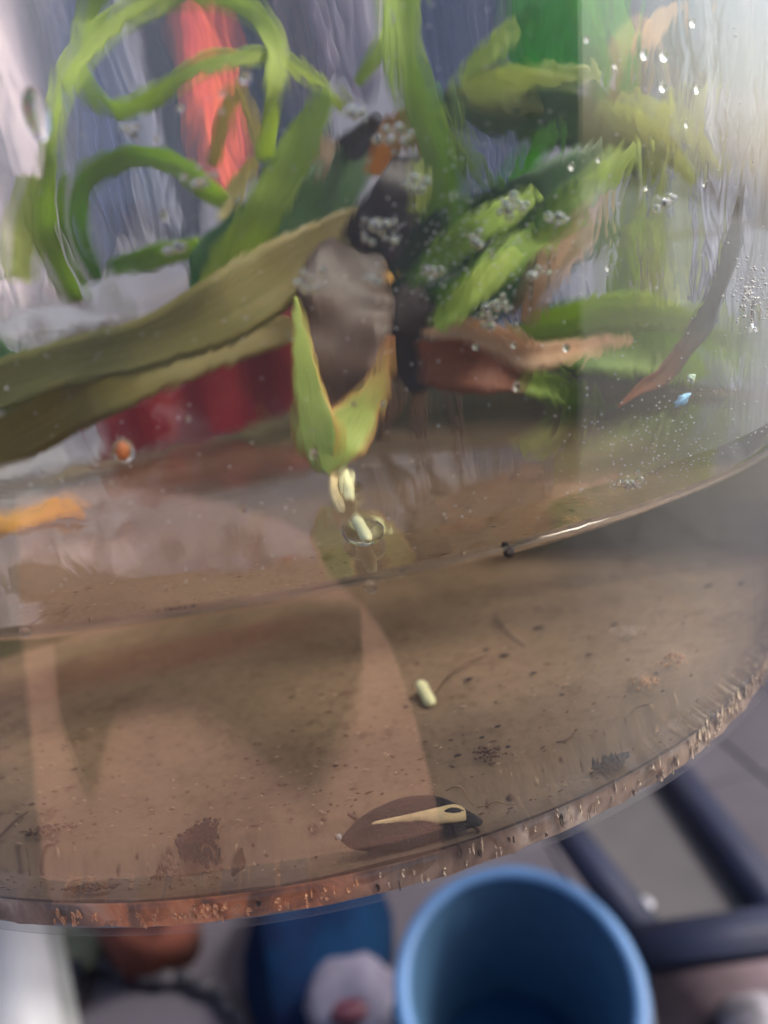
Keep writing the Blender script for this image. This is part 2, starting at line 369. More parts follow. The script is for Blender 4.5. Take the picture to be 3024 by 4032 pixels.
# dark chain curve
ch = empty('chain', tuple(at_z(620, 3850, FL+.2)), label='dark chain lying in an arc over the grey floor at lower left', cat='chain')
cm = solid('chain_dark', srgb(50, 48, 54), .6, 4)
pts = catmull([at_z(x, y, FL+.2) for x, y in ((215, 4000), (205, 3890), (290, 3800), (420, 3810), (560, 3850), (720, 3850), (850, 3900), (930, 3990), (1010, 4120))], 60)
dist = 0; last = pts[0]; bm = bmesh.new(); bmesh.ops.create_icosphere(bm, subdivisions=3, radius=.17)
for v in bm.verts: v.co = Vector((v.co.x*1.35, v.co.y*.85, v.co.z*.6))*(1+.12*noise.noise(v.co*9))
lk = bpy.data.meshes.new('link'); bm.to_mesh(lk); bm.free(); lk.materials.append(cm); lk.polygons.foreach_set('use_smooth', [True]*len(lk.polygons))
for a, b in zip(pts, pts[1:]):
    dist += (b-a).length
    if dist > .34:
        dist = 0; o = bpy.data.objects.new('link', lk); COL.objects.link(o); o.parent = ch; o.location = b-ch.location; o.rotation_euler = ((len(ch.children) % 2)*1.2, 0, math.atan2((b-a).y, (b-a).x))
lump('dark_stone', 255, 3900, FL+.3, .42, (.7, 1.6, .6), solid('dark_stone', srgb(44, 46, 56), .8, 3), 'dark upright lump beside the white post', 'stone', .4)
lump('green_moss', 290, 3720, FL+.3, .7, (1, 1, .3), solid('moss', srgb(112, 112, 88), .9, 3), 'dull green patch beside the terracotta pot', 'moss', .3)
# white post
po = empty('white_post', (0, 0, 0), label='broad white plastic post at the lower left corner', cat='post')
a = at_z(70, 3600, FL+4.2); b = at_z(120, 4300, FL+4.2)
po.location = ((a.x+b.x)/2, (a.y+b.y)/2, FL)
wm = solid('white_paint', srgb(136, 136, 140), .5, 1, .06)
pa, pb = at_z(20, 3500, FL+4.4), at_z(110, 4350, FL+4.4)
bar('rail', pa, pb, .72, .3, wm, po)
bar('rail', pa+Vector((.36, 0, -.25)), pb+Vector((.36, 0, -.25)), .3, .3, solid('post_grey', srgb(110, 112, 112), .5, 1, .06), po)
bar('leg', pb+Vector((.2, .3, -.4)), Vector((pb.x+.2, pb.y+.3, FL)), .5, .5, wm, po)

# unseen, behind the viewer: wall and sheets added to shape the front glass reflections
bw = empty('added_dark_wall', (0, -15, FL), kind='structure')  # dark wall added to block the sky's reflection in the front glass
bm = bmesh.new(); bmesh.ops.create_cube(bm, size=1, matrix=Matrix.Translation((-14, -.5, 8)) @ Matrix.Diagonal((72, 1, 16, 1))); from_bm('wall_face', bm, solid('added_dark_plaster', srgb(70, 62, 58), .9, 1.2, .12), bw, smooth=False)
def sheet(name, outline, y, th, mat, label, cat):
    n = len(outline); bm = bmesh.new(); P = catmull([Vector((a, 0, b)) for a, b in outline+[outline[0]]], n*8)[:-1]
    A = [bm.verts.new((p.x, y+.25*math.sin(p.x*1.3), p.z)) for p in P]; f = bm.faces.new(A)
    e = bmesh.ops.extrude_face_region(bm, geom=[f]); bmesh.ops.translate(bm, vec=(0, -th, 0), verts=[v for v in e['geom'] if isinstance(v, bmesh.types.BMVert)])
    bmesh.ops.triangulate(bm, faces=[g for g in bm.faces if len(g.verts) > 4]); bmesh.ops.recalc_face_normals(bm, faces=bm.faces)
    from_bm(name, bm, mat, label=label, cat=cat, smooth=False)
def mirror_pt(px, py, dy=0):         # where the front glass looks, on a slanted plane behind the viewer
    p, d = hit_wall(px, py); n = Vector((p.x, p.y, -rad(p.z)*SL)).normalized(); q = d-2*d.dot(n)*n
    t = (-7+dy-.72-p.y-.6*p.z)/(q.y+.6*q.z)
    return p+q*t
def mirrored_sheet(name, outline, dy, th, mat, label, cat):
    P = [mirror_pt(x, y, dy) for x, y in outline]; P = catmull(P+[P[0]], len(P)*6)[:-1]; bm = bmesh.new()
    f = bm.faces.new([bm.verts.new(p) for p in P]); e = bmesh.ops.extrude_face_region(bm, geom=[f])
    bmesh.ops.translate(bm, vec=(0, -th*.86, -th*.5), verts=[v for v in e['geom'] if isinstance(v, bmesh.types.BMVert)])
    bmesh.ops.triangulate(bm, faces=[g for g in bm.faces if len(g.verts) > 4]); bmesh.ops.recalc_face_normals(bm, faces=bm.faces)
    from_bm(name, bm, mat, label=label, cat=cat, smooth=False)
mirrored_sheet('salmon_mirror_sheet', [(60, 1960), (350, 1930), (750, 1950), (1190, 2090), (1290, 2250), (1430, 2390), (1540, 2540), (1610, 2750), (1665, 2950), (1720, 3150), (1760, 3450), (1770, 3600), (1200, 3620), (600, 3630), (200, 3600), (120, 3000), (60, 2300)], 0, .05,
    solid('salmon_mirror_mat', srgb(236, 180, 158), .9, .6, .12), 'big salmon pink sheet added for its reflection in the front glass', 'mirror_sheet')  # added sheet, outlined to give the pinkish reflection
mirrored_sheet('dark_mirror_blob', [(190, 2540), (600, 2440), (1000, 2380), (1380, 2370), (1420, 2500), (1410, 2720), (1330, 2880), (1240, 3010), (1010, 2900), (800, 2760), (600, 2720), (430, 2820), (340, 3080), (240, 2850)], .12, .06,
    solid('dark_mirror_blob', srgb(46, 36, 40), .9, .8, .25), 'dark shape added on the salmon sheet for the blob mirrored in the glass', 'mirror_blob')  # added shape, outlined to darken part of that reflection

# ================================================================= THE JAR
jar = empty('glass_jar', (0, 0, 0), label='large round clear glass jar half filled with brownish water', cat='jar')
GL = clear('jar_glass', 1.68, .02, (.985, .99, .98, 1), bump=.10, bscale=5, bsc=(1, 1, .25))
bm = bmesh.new()
prof = [(rad(0)-.002, -.006), (rad(0)+.004, .002)]+[(rad(z), z) for z in (.1, .4, .9, 1.6, 2.3)]+[(rad(2.3, .02), 2.34), (rad(2.3, -.008), 2.355)]+[(rad(z, -.009), z) for z in (2.3, 1.6, .9, .4, .1, ZF-.003)]
lathe(bm, prof, 256); from_bm('wall', bm, GL, jar)
bm = bmesh.new(); lathe(bm, [(0, -.003), (rad(0)-.012, -.003), (rad(0)-.01, .012), (rad(0)-.012, ZF-.008), (0, ZF-.008)], 256)
from_bm('base', bm, clear('base_glass', 1.5, .05, (.93, .9, .86, 1)), jar)
# wet film inside, above the water; its white veil is painted sky reflection
def film_mat():
    m, t, o = newmat('wet_film_veil')
    tr = t.nodes.new('ShaderNodeBsdfTransparent'); d = t.nodes.new('ShaderNodeBsdfDiffuse'); d.inputs[0].default_value = (.86, .88, .96, 1)
    tl = t.nodes.new('ShaderNodeBsdfTranslucent'); tl.inputs[0].default_value = (.9, .92, .95, 1)
    a = t.nodes.new('ShaderNodeMixShader'); a.inputs[0].default_value = .6; t.links.new(d.outputs[0], a.inputs[1]); t.links.new(tl.outputs[0], a.inputs[2])
    tc = t.nodes.new('ShaderNodeTexCoord'); sp = t.nodes.new('ShaderNodeSeparateXYZ'); t.links.new(tc.outputs['Object'], sp.inputs[0])
    mr = t.nodes.new('ShaderNodeMapRange'); mr.interpolation_type = 'SMOOTHSTEP'; mr.inputs[1].default_value = .38; mr.inputs[2].default_value = .78; mr.inputs[3].default_value = .06; mr.inputs[4].default_value = .66  # white veil grows to the right, painting the sky's reflection
    t.links.new(sp.outputs[0], mr.inputs[0])
    n1 = noise_n(t, 3.2, 4, sc=(1, 1, .7)); n2 = noise_n(t, 60, 3, sc=(1, 1, .04))
    r1 = ramp(t, n1, [(.3, (.55, .55, .55, 1)), (.7, (1.3, 1.3, 1.3, 1))]); r2 = ramp(t, n2, [(.3, (.8, .8, .8, 1)), (.7, (1.2, 1.2, 1.2, 1))])
    mz = t.nodes.new('ShaderNodeMapRange'); mz.interpolation_type = 'SMOOTHSTEP'; mz.inputs[1].default_value = .62; mz.inputs[2].default_value = .95; mz.inputs[3].default_value = 0; mz.inputs[4].default_value = .12
    t.links.new(sp.outputs[2], mz.inputs[0]); az = t.nodes.new('ShaderNodeMath'); az.operation = 'ADD'; t.links.new(mr.outputs[0], az.inputs[0]); t.links.new(mz.outputs[0], az.inputs[1])
    m1 = t.nodes.new('ShaderNodeMath'); m1.operation = 'MULTIPLY'; t.links.new(az.outputs[0], m1.inputs[0]); t.links.new(r1, m1.inputs[1])
    m2 = t.nodes.new('ShaderNodeMath'); m2.operation = 'MULTIPLY'; t.links.new(m1.outputs[0], m2.inputs[0]); t.links.new(r2, m2.inputs[1])
    rf = t.nodes.new('ShaderNodeBsdfRefraction'); rf.inputs['IOR'].default_value = 1.33; rf.inputs['Roughness'].default_value = .0
    ge = t.nodes.new('ShaderNodeNewGeometry'); mr2 = t.nodes.new('ShaderNodeMapRange'); mr2.inputs['To Min'].default_value = 1.04; mr2.inputs['To Max'].default_value = 1.04
    t.links.new(ge.outputs['Backfacing'], mr2.inputs['Value']); t.links.new(mr2.outputs[0], rf.inputs['IOR'])
    bn = t.nodes.new('ShaderNodeBump'); bn.inputs['Strength'].default_value = 1; bn.inputs['Distance'].default_value = .012
    t.links.new(noise_n(t, 26, 2, sc=(1, 1, .45), dist=.5), bn.inputs['Height']); t.links.new(bn.outputs[0], rf.inputs['Normal'])
    wt = t.nodes.new('ShaderNodeMixShader'); wt.inputs[0].default_value = .65; t.links.new(tr.outputs[0], wt.inputs[1]); t.links.new(rf.outputs[0], wt.inputs[2])
    mx = t.nodes.new('ShaderNodeMixShader'); t.links.new(m2.outputs[0], mx.inputs[0]); t.links.new(wt.outputs[0], mx.inputs[1]); t.links.new(a.outputs[0], mx.inputs[2])
    t.links.new(mx.outputs[0], o.inputs[0]); return m
bm = bmesh.new(); lathe(bm, [(rad(z, -.0165), z) for z in (H+.05, .8, 1.4, 2.2)], 128, a0=R(-168), a1=R(-32)); from_bm('veiled_wet_film', bm, film_mat(), jar)
# water body with a meniscus creeping up the wall
bm = bmesh.new(); rt = rad(H, WOFF)
men = [(rad(H+.016, WOFF), H+.016)]+[(rt-.045*(1-math.cos(a))-.0, H-.006+.022*(1-math.sin(a))) for a in [R(15*k) for k in range(1, 7)]]
prof = [(0, ZF-.001), (rad(ZF, WOFF), ZF-.001)]+[(rad(z, WOFF), z) for z in (.12, .2, .3, H)]+men+[(rt*k, H-.006) for k in (.9, .8, .65, .5, .3, .12)]+[(0, H-.006)]
lathe(bm, prof, 256)
for v in bm.verts:
    rr_ = math.hypot(v.co.x, v.co.y)
    if abs(v.co.z-H+.006) < 1e-4 and rr_ < .93: v.co.z += .0015*noise.noise(Vector((v.co.x*4, v.co.y*4, 0)))
WAT = refractive('water', 1.33, 0, (.985, .97, .945, 1), bump=.05, bscale=7)
from_bm('water', bm, WAT, label='shallow brownish water standing in the glass jar', cat='water')
# sediment floor
def sed_mat():
    m, t, o = newmat('sediment'); b = t.nodes.new('ShaderNodeBsdfPrincipled')
    c = ramp(t, noise_n(t, 5, 8, rough=.6, sc=(1, .5, 1)), [(.2, srgb(108, 90, 72)), (.5, srgb(132, 110, 89)), (.85, srgb(150, 124, 102))])
    f = ramp(t, noise_n(t, 70, 6, rough=.75, sc=(1, .5, 1)), [(.30, (.72, .7, .68, 1)), (.5, (1, 1, 1, 1)), (.75, (1.12, 1.1, 1.08, 1))])
    mx = t.nodes.new('ShaderNodeMix'); mx.data_type = 'RGBA'; mx.blend_type = 'MULTIPLY'; mx.inputs[0].default_value = 1
    t.links.new(c, mx.inputs[6]); t.links.new(f, mx.inputs[7])
    g = ramp(t, noise_n(t, 22, 5, rough=.8, sc=(1, .5, 1)), [(.55, (1, 1, 1, 1)), (.70, (.62, .58, .56, 1))])
    m3 = t.nodes.new('ShaderNodeMix'); m3.data_type = 'RGBA'; m3.blend_type = 'MULTIPLY'; m3.inputs[0].default_value = 1
    t.links.new(mx.outputs[2], m3.inputs[6]); t.links.new(g, m3.inputs[7]); cP = floor_pt(720, 1900)  # reddish ellipse: red reflection and dark zone painted into the silt colour
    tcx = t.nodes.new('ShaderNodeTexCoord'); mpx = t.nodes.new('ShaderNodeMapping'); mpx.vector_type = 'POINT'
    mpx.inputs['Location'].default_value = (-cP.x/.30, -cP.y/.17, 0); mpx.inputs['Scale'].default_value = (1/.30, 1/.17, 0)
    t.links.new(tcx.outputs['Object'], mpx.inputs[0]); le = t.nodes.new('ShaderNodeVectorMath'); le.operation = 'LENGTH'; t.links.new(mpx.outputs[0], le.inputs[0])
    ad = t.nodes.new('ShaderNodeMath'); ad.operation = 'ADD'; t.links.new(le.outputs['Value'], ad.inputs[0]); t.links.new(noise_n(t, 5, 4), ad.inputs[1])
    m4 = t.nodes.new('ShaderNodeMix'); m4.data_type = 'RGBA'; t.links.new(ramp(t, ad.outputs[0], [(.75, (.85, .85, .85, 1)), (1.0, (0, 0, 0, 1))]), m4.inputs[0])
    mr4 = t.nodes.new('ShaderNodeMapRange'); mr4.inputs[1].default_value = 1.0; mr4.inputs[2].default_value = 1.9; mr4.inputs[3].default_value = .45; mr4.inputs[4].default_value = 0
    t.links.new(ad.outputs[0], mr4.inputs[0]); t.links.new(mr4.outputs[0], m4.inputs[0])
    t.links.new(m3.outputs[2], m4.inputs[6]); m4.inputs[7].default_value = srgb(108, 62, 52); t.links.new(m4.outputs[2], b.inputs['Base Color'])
    b.inputs['Roughness'].default_value = .95; b.inputs['Specular IOR Level'].default_value = .1
    bn = t.nodes.new('ShaderNodeBump'); bn.inputs['Strength'].default_value = .5; bn.inputs['Distance'].default_value = .004
    t.links.new(noise_n(t, 40, 6), bn.inputs['Height']); t.links.new(bn.outputs[0], b.inputs['Normal'])
    t.links.new(b.outputs[0], o.inputs[0]); return m
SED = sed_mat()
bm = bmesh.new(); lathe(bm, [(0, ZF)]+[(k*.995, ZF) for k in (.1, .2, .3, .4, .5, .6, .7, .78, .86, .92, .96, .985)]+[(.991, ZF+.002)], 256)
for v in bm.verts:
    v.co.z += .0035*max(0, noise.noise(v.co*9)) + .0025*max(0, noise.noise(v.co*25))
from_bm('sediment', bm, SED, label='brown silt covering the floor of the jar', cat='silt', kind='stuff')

bm = bmesh.new(); n0 = 180  # added film: hides the far side and browns the water's reflection
V = []; F = []
for i in range(n0+1):
    a = R(-27+234*i/n0); top_ = H+.0+.15*max(0, min(1, (1.75-a)/.5))*max(0, min(1, (a-.15)/.3))+.02*noise.noise(Vector((i*.12, 0, 0)))+.012*noise.noise(Vector((i*.6, 4, 0)))
    for j in range(7):
        z = ZF-.001+(top_-ZF)*j/6; rr_ = rad(z, -.0185)+.003*noise.noise(Vector((i*.3, j*.6, 2)))
        for s_ in (0, .003): V.append(((rr_-s_)*math.cos(a), (rr_-s_)*math.sin(a), z))
for i in range(n0):
    for j in range(6):
        for s_ in (0, 1):
            q0 = (i*7+j)*2+s_; q1 = ((i+1)*7+j)*2+s_; F.append((q0, q1, q1+2, q0+2) if s_ else (q0, q0+2, q1+2, q1))
from_py('added_wall_film', V, F, solid('added_wall_film', srgb(120, 108, 78), .8, 3, .3, .3, c2=srgb(88, 84, 58)), jar, label='brownish film added on the far inner wall for its reflection in the water')
bm.free()
# ragged silt and flecks inside the thick glass foot, refracted light painted in
def fringe(name, mat, a0, a1, n, zr, hr, wr, label, rr=(.9925, .9965)):
    V = []; F = []
    for _ in range(n):
        a = R(random.uniform(a0, a1)); r = random.uniform(*rr); z = random.uniform(*zr); h = random.uniform(*hr); w_ = random.uniform(*wr)
        k = len(V); N = 9
        c = Vector((r*math.cos(a), r*math.sin(a), z)); tx = Vector((-math.sin(a), math.cos(a), 0)); nn = Vector((math.cos(a), math.sin(a), 0))
        for s in (0, 1):
            for i in range(N):
                t = 2*math.pi*i/N; q_ = .35+.9*random.random()
                V.append(c + tx*(w_*math.cos(t)*q_) + Vector((0, 0, h*math.sin(t)*q_)) + nn*(s*-.002))
        F.append(tuple(range(k, k+N))); F.append(tuple(range(k+2*N-1, k+N-1, -1)))
        for i in range(N): F.append((k+i, k+(i+1) % N, k+N+(i+1) % N, k+N+i))
    for i, v in enumerate(V):
        if v.z < .0: v.z = .0
        if v.z > ZF+.012: v.z = ZF+.012
    return from_py(name, V, F, mat, jar, kind='stuff', label=label)
bm = bmesh.new(); lathe(bm, [(.990, -.001), (.990, .012), (.989, ZF-.009), (.9905, ZF-.001)], 300)
for v in bm.verts: v.co.x *= 1+.006*noise.noise(v.co*30); v.co.y *= 1+.006*noise.noise(v.co*30)
def band_mat():
    m, t, o = newmat('silt_light_band'); b = t.nodes.new('ShaderNodeBsdfPrincipled')
    n_ = noise_n(t, 17, 5, sc=(1, 1, .45), rough=.62, dist=.8)
    c = ramp(t, n_, [(.3, srgb(112, 90, 76)), (.45, srgb(148, 122, 106)), (.56, srgb(168, 144, 128)), (.68, srgb(212, 194, 178))])
    c2 = ramp(t, n_, [(.3, srgb(122, 88, 72)), (.45, srgb(170, 122, 98)), (.58, srgb(246, 160, 112)), (.68, srgb(255, 186, 142))])  # pale and orange stops paint refracted light into the silt
    tc = t.nodes.new('ShaderNodeTexCoord'); sp = t.nodes.new('ShaderNodeSeparateXYZ'); t.links.new(tc.outputs['Object'], sp.inputs[0])
    k_ = ramp(t, sp.outputs[0], [(0, (0, 0, 0, 1)), (.001, (1, 1, 1, 1))])
    mr = t.nodes.new('ShaderNodeMapRange'); mr.inputs[1].default_value = -.34; mr.inputs[2].default_value = .04; t.links.new(sp.outputs[0], mr.inputs[0])
    k_ = ramp(t, mr.outputs[0], [(0, (0, 0, 0, 1)), (.12, (1, 1, 1, 1)), (.75, (1, 1, 1, 1)), (1, (0, 0, 0, 1))])
    mx = t.nodes.new('ShaderNodeMix'); mx.data_type = 'RGBA'; t.links.new(k_, mx.inputs[0]); t.links.new(c, mx.inputs[6]); t.links.new(c2, mx.inputs[7])
    t.links.new(mx.outputs[2], b.inputs['Base Color']); b.inputs['Roughness'].default_value = .5; t.links.new(b.outputs[0], o.inputs[0]); return m
from_bm('silt_light_band', bm, band_mat(), jar, label='mottled brown silt with painted refracted light, seen through the thick glass foot')
orange = solid('orange_refracted_light', srgb(255, 186, 138), .5, 60, .25); cream = solid('cream_refracted_light', srgb(216, 192, 166), .5, 60, .25); dark = solid('dark_silt', srgb(78, 60, 52), .7, 60, .3)  # orange and cream flecks are painted refracted light
fringe('orange_light_flecks', orange, -112, -90, 60, (.006, .024), (.002, .007), (.001, .004), 'bright orange flecks of painted refracted light in the foot at left')
fringe('cream_light_flecks', cream, -90, -10, 110, (.004, .03), (.003, .012), (.001, .003), 'cream flecks of painted refracted light in the foot at right')
fringe('cream_light_flecks', cream, -60, -36, 90, (.018, .046), (.004, .013), (.0015, .005), 'dense cream flecks of painted refracted light in the foot at right')
fringe('dark_flakes', dark, -135, -10, 26, (.004, .03), (.003, .012), (.001, .004), 'dark brown flakes in the foot', rr=(.9925, .9965))

# ================================================================= THE PLANT
G = dict(
 lime=leafmat('lime_leaf', srgb(176, 205, 92), srgb(208, 226, 110)),
 lime2=leafmat('pale_lime_leaf', srgb(206, 218, 120), srgb(220, 228, 150)),
 emerald=leafmat('emerald_leaf', srgb(90, 186, 96), srgb(120, 220, 120), trans=.6),
 mid=leafmat('mid_green_leaf', srgb(112, 158, 72), srgb(200, 226, 96)),
 deep=leafmat('deep_green_leaf', srgb(84, 118, 74), srgb(92, 148, 84), trans=.35),
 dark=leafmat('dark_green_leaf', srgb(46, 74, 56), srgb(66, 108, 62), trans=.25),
 vivid=leafmat('vivid_green_leaf', srgb(110, 196, 60), srgb(160, 236, 84), trans=.6),
 olive=leafmat('olive_leaf', srgb(160, 142, 84), srgb(140, 138, 80), trans=.35),
 ochre=leafmat('ochre_leaf', srgb(222, 170, 74), srgb(200, 136, 66), trans=.4),
 brown=leafmat('brown_leaf', srgb(92, 62, 40), srgb(56, 40, 30), trans=.1),
 black=leafmat('blackened_leaf', srgb(42, 34, 38), srgb(56, 44, 44), trans=.1),
 peach=leafmat('peach_sheath', srgb(236, 208, 180), srgb(222, 176, 132), trans=.45),
 rust=leafmat('rust_sheath', srgb(176, 100, 64), srgb(124, 78, 60), trans=.2),
 vfold=leafmat('lime_leaf_orange_edge', srgb(196, 212, 112), srgb(204, 222, 124), edge=srgb(224, 170, 90), trans=.4),
 vbrown=leafmat('lime_leaf_brown_end', srgb(200, 218, 118), srgb(176, 104, 60), mid=srgb(188, 200, 104), edge=srgb(206, 140, 80), trans=.4),
 rightl=leafmat('green_leaf_brown_tip', srgb(26, 66, 50), srgb(190, 112, 58), mid=srgb(46, 66, 48), trans=.3),
 yellow=leafmat('yellow_leaf', srgb(226, 206, 110), srgb(240, 226, 170), trans=.4),
)
plant = empty('water_plant', tuple(at_y(1650, 1350, .15)), label='leafy green plant with ribbon leaves standing in the jar water', cat='plant')
def leaf(lst, wpx, mat, lab=None, **k):
    P, Wd = pix(lst, wpx); O = Vector(plant.location)
    o = ribbon('leaf', [p-O for p in P], Wd, G[mat], plant, face=(CAM-P[len(P)//2]).normalized(), **k)
    if lab: o['label'] = lab
    return o
# left loops
leaf([(330, 1180, .1), (215, 930, .0), (215, 700, -.1), (235, 470, -.1), (330, 250, 0), (520, 70, .1), (750, -5, .2), (960, 45, .1), (1085, 190, 0), (1070, 420, -.05), (1035, 640, .1)], [90, 105, 85, 60, 75, 80, 80, 80, 75, 70, 60], 'lime', 'long pale green blade arching in a wide loop at left', fold=.3)
leaf([(415, -60, .3), (370, 120, .3), (345, 300, .2), (390, 400, .1), (500, 440, 0), (640, 375, -.05), (820, 272, -.05), (1050, 240, 0), (1210, 320, .1), (1350, 440, .25)], [90, 70, 55, 60, 70, 72, 68, 58, 55, 40], 'lime', 'thin bright blade bending across the loop')
leaf([(395, 1100, .2), (320, 900, .1), (355, 720, 0), (540, 620, -.05), (700, 655, -.1), (800, 740, -.1), (880, 800, 0)], [60, 85, 90, 85, 80, 90, 60], 'mid', 'short green blade curving over at lower left')
leaf([(1010, 640, .2), (930, 760, .2), (880, 880, .2)], [40, 80, 60], 'yellow')
leaf([(840, 660, .35), (880, 480, .3), (925, 360, .25), (985, 480, .3), (1030, 640, .35)], [50, 55, 50, 55, 40], 'yellow', 'pale yellow blade bent in a narrow arch before the orange-red cloth')
leaf([(1280, 370, .1), (1210, 520, .1), (1120, 690, .1), (1030, 850, .1), (930, 1010, .15), (860, 1180, .2)], [70, 130, 150, 150, 180, 180], 'lime', 'broad pale green blade leaning right above the olive leaves', fold=.2)
leaf([(1290, 560, .25), (1210, 680, .25), (1100, 830, .3)], [60, 110, 60], 'peach')
leaf([(1420, 600, .3), (1250, 800, .25), (1050, 960, .2), (850, 1130, .2), (780, 1180, .2)], [120, 260, 330, 300, 120], 'deep', 'wide dull green blade crossing behind the centre', fold=.15)
# olive leaves lower left
leaf([(1480, 800, .12), (1300, 930, .05), (1090, 1080, -.03), (860, 1230, -.1), (560, 1360, -.1), (260, 1430, -.05), (-80, 1550, 0)], [30, 150, 250, 260, 200, 190, 180], 'olive', 'long olive blade running down to the left edge', fold=.15)
leaf([(1150, 1290, .2), (930, 1350, .1), (650, 1430, 0), (350, 1560, -.05), (100, 1700, 0), (-60, 1760, 0)], [90, 140, 190, 210, 200, 160], 'olive', 'lower olive blade lying just above the water at left', fold=.15)
leaf([(-80, 1380, .1), (60, 1500, .1), (170, 1640, .1)], [200, 260, 120], 'deep')
# centre
leaf([(1560, 1180, .15), (1700, 900, .1), (1690, 640, .05), (1610, 400, 0), (1560, 200, 0), (1560, -80, .05)], [200, 190, 140, 150, 150, 190], 'mid', 'thick upright green stem blade at top centre', fold=.45)
leaf([(1730, 950, .2), (1760, 700, .2), (1700, 460, .25), (1690, 350, .3)], [90, 80, 70, 40], 'deep')
leaf([(2060, 900, .25), (1920, 770, .2), (1800, 600, .2), (1720, 430, .25)], [90, 70, 55, 40], 'mid')
leaf([(1960, 770, .3), (2040, 640, .25), (2160, 520, .2)], [60, 100, 70], 'vivid', 'short vivid green shoot right of the stem', fold=.2)
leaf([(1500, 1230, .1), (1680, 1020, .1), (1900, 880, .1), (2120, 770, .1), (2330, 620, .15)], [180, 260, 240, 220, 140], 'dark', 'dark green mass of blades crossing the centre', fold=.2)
leaf([(1600, 1120, .0), (1750, 980, 0), (1900, 880, 0), (2050, 780, .05)], [60, 120, 120, 60], 'mid')
leaf([(1700, 1290, -.1), (1830, 1150, -.1), (1990, 1000, -.05)], [70, 110, 60], 'lime', 'short lime blade pointing up right below the foam')
leaf([(1560, 1420, .3), (1640, 1250, .25), (1800, 1150, .25), (2080, 960, .25), (2320, 830, .3)], [200, 330, 340, 320, 200], 'dark', 'dark green blades at the heart of the plant', fold=.1)
leaf([(1460, 700, .2), (1530, 560, .1), (1600, 500, .1), (1650, 640, .15)], [80, 120, 110, 60], 'ochre', 'ochre dead leaf left of the thick stem')
leaf([(1400, 1060, .08), (1480, 900, .05), (1560, 750, .04), (1570, 620, .1)], [220, 230, 190, 80], 'black', 'blackened rotten leaf base at centre')
leaf([(1620, 840, .0), (1640, 740, -.02), (1610, 640, 0)], [40, 70, 40], 'lime2')
leaf([(1300, 620, .3), (1420, 560, .25), (1480, 470, .2)], [70, 110, 60], 'black')
leaf([(1400, 1660, -.22), (1350, 1480, -.2), (1345, 1280, -.15), (1360, 1120, -.1), (1400, 980, 0)], [120, 270, 350, 360, 200], 'brown', 'brown dead sheath held inside the folded lime leaf', fold=.2)
leaf([(1520, 1060, .05), (1460, 1120, 0), (1440, 1200, 0)], [70, 90, 40], 'ochre')
# folded lime leaf in front
leaf([(1165, 1170, -.28), (1185, 1350, -.3), (1215, 1560, -.32), (1250, 1720, -.34), (1275, 1850, -.35)], [22, 80, 135, 190, 60], 'vfold', 'lime leaf half folded to a point just above the water', fold=.1, wave=.02)
leaf([(1270, 1850, -.355), (1330, 1730, -.345), (1410, 1620, -.31), (1485, 1490, -.28), (1525, 1320, -.25)], [60, 205, 165, 85, 24], 'vbrown', fold=.1, wave=.02)
# right
leaf([(1760, 350, .25), (1900, 360, .2), (2060, 370, .2), (2270, 350, .25)], [50, 150, 170, 90], 'lime2', 'pale yellow-green edge of the broad leaf at top', fold=.2)
leaf([(2130, 330, .5), (2150, 180, .45), (2170, 20, .4), (2180, -120, .4)], [300, 430, 440, 440], 'emerald', 'broad deep green leaf at top right of centre', fold=.15)
leaf([(2350, 420, .35), (2360, 280, .3), (2320, 120, .3), (2250, -60, .3)], [60, 90, 90, 90], 'vivid')
leaf([(2380, 500, .35), (2400, 330, .35), (2440, 180, .4), (2540, 70, .5)], [60, 80, 90, 60], 'ochre')
leaf([(1720, 420, .3), (1950, 460, .25), (2200, 480, .2), (2380, 560, .25), (2480, 700, .3)], [100, 170, 220, 200, 100], 'deep', 'dull green blade lying across at upper right', fold=.15)
leaf([(2350, 420, .0), (2480, 480, -.05), (2620, 580, -.1), (2730, 720, -.1)], [60, 110, 80, 30], 'lime2', 'pale pointed blade angled down at upper right')
leaf([(2520, 1280, .1), (2550, 1050, .1), (2560, 800, .1), (2590, 560, .15), (2640, 350, .2)], [120, 130, 110, 80, 50], 'lime2', 'upright pale lime blade at right', fold=.15)
leaf([(2380, 1180, .35), (2400, 900, .3), (2440, 600, .3)], [90, 100, 60], 'lime')
leaf([(1980, 1320, .15), (2150, 1270, .1), (2350, 1225, .05), (2550, 1230, .05), (2720, 1290, .1), (2860, 1400, .2)], [70, 130, 150, 130, 100, 40], 'lime', 'long green blade arching right above the waterline')
leaf([(2080, 1370, .3), (2300, 1350, .3), (2560, 1380, .3), (2750, 1500, .35)], [140, 260, 260, 90], 'mid')
LP = [hit_wall(x, y, -.045)[0] for x, y in ((2912, 730), (2885, 850), (2872, 960), (2800, 1180), (2760, 1270), (2690, 1370), (2600, 1480), (2520, 1520), (2430, 1600))]; O = Vector(plant.location)
lw = [w_/FPX*(p-CAM).dot(fw) for w_, p in zip((10, 40, 78, 64, 96, 74, 84, 50, 16), LP)]
ribbon('leaf', [p-O for p in LP], lw, G['rightl'], plant, face=(CAM-LP[3]).normalized(), fold=.5, th=.003, wave=.25, twist=.7, label='slim dark green blade with rusty tip pressed to the glass at right')
leaf([(2330, 700, .2), (2230, 870, .15), (2120, 1080, .1), (2030, 1270, .1)], [60, 120, 110, 70], 'peach', 'peach brown dead blade slanting down at right')
leaf([(1660, 1320, -.0), (1800, 1290, -.05), (1950, 1340, -.05), (2060, 1400, -.05), (2200, 1380, 0), (2400, 1330, .1)], [40, 90, 130, 110, 80, 40], 'peach', 'whitish peach sheath at the foot of the right blades')
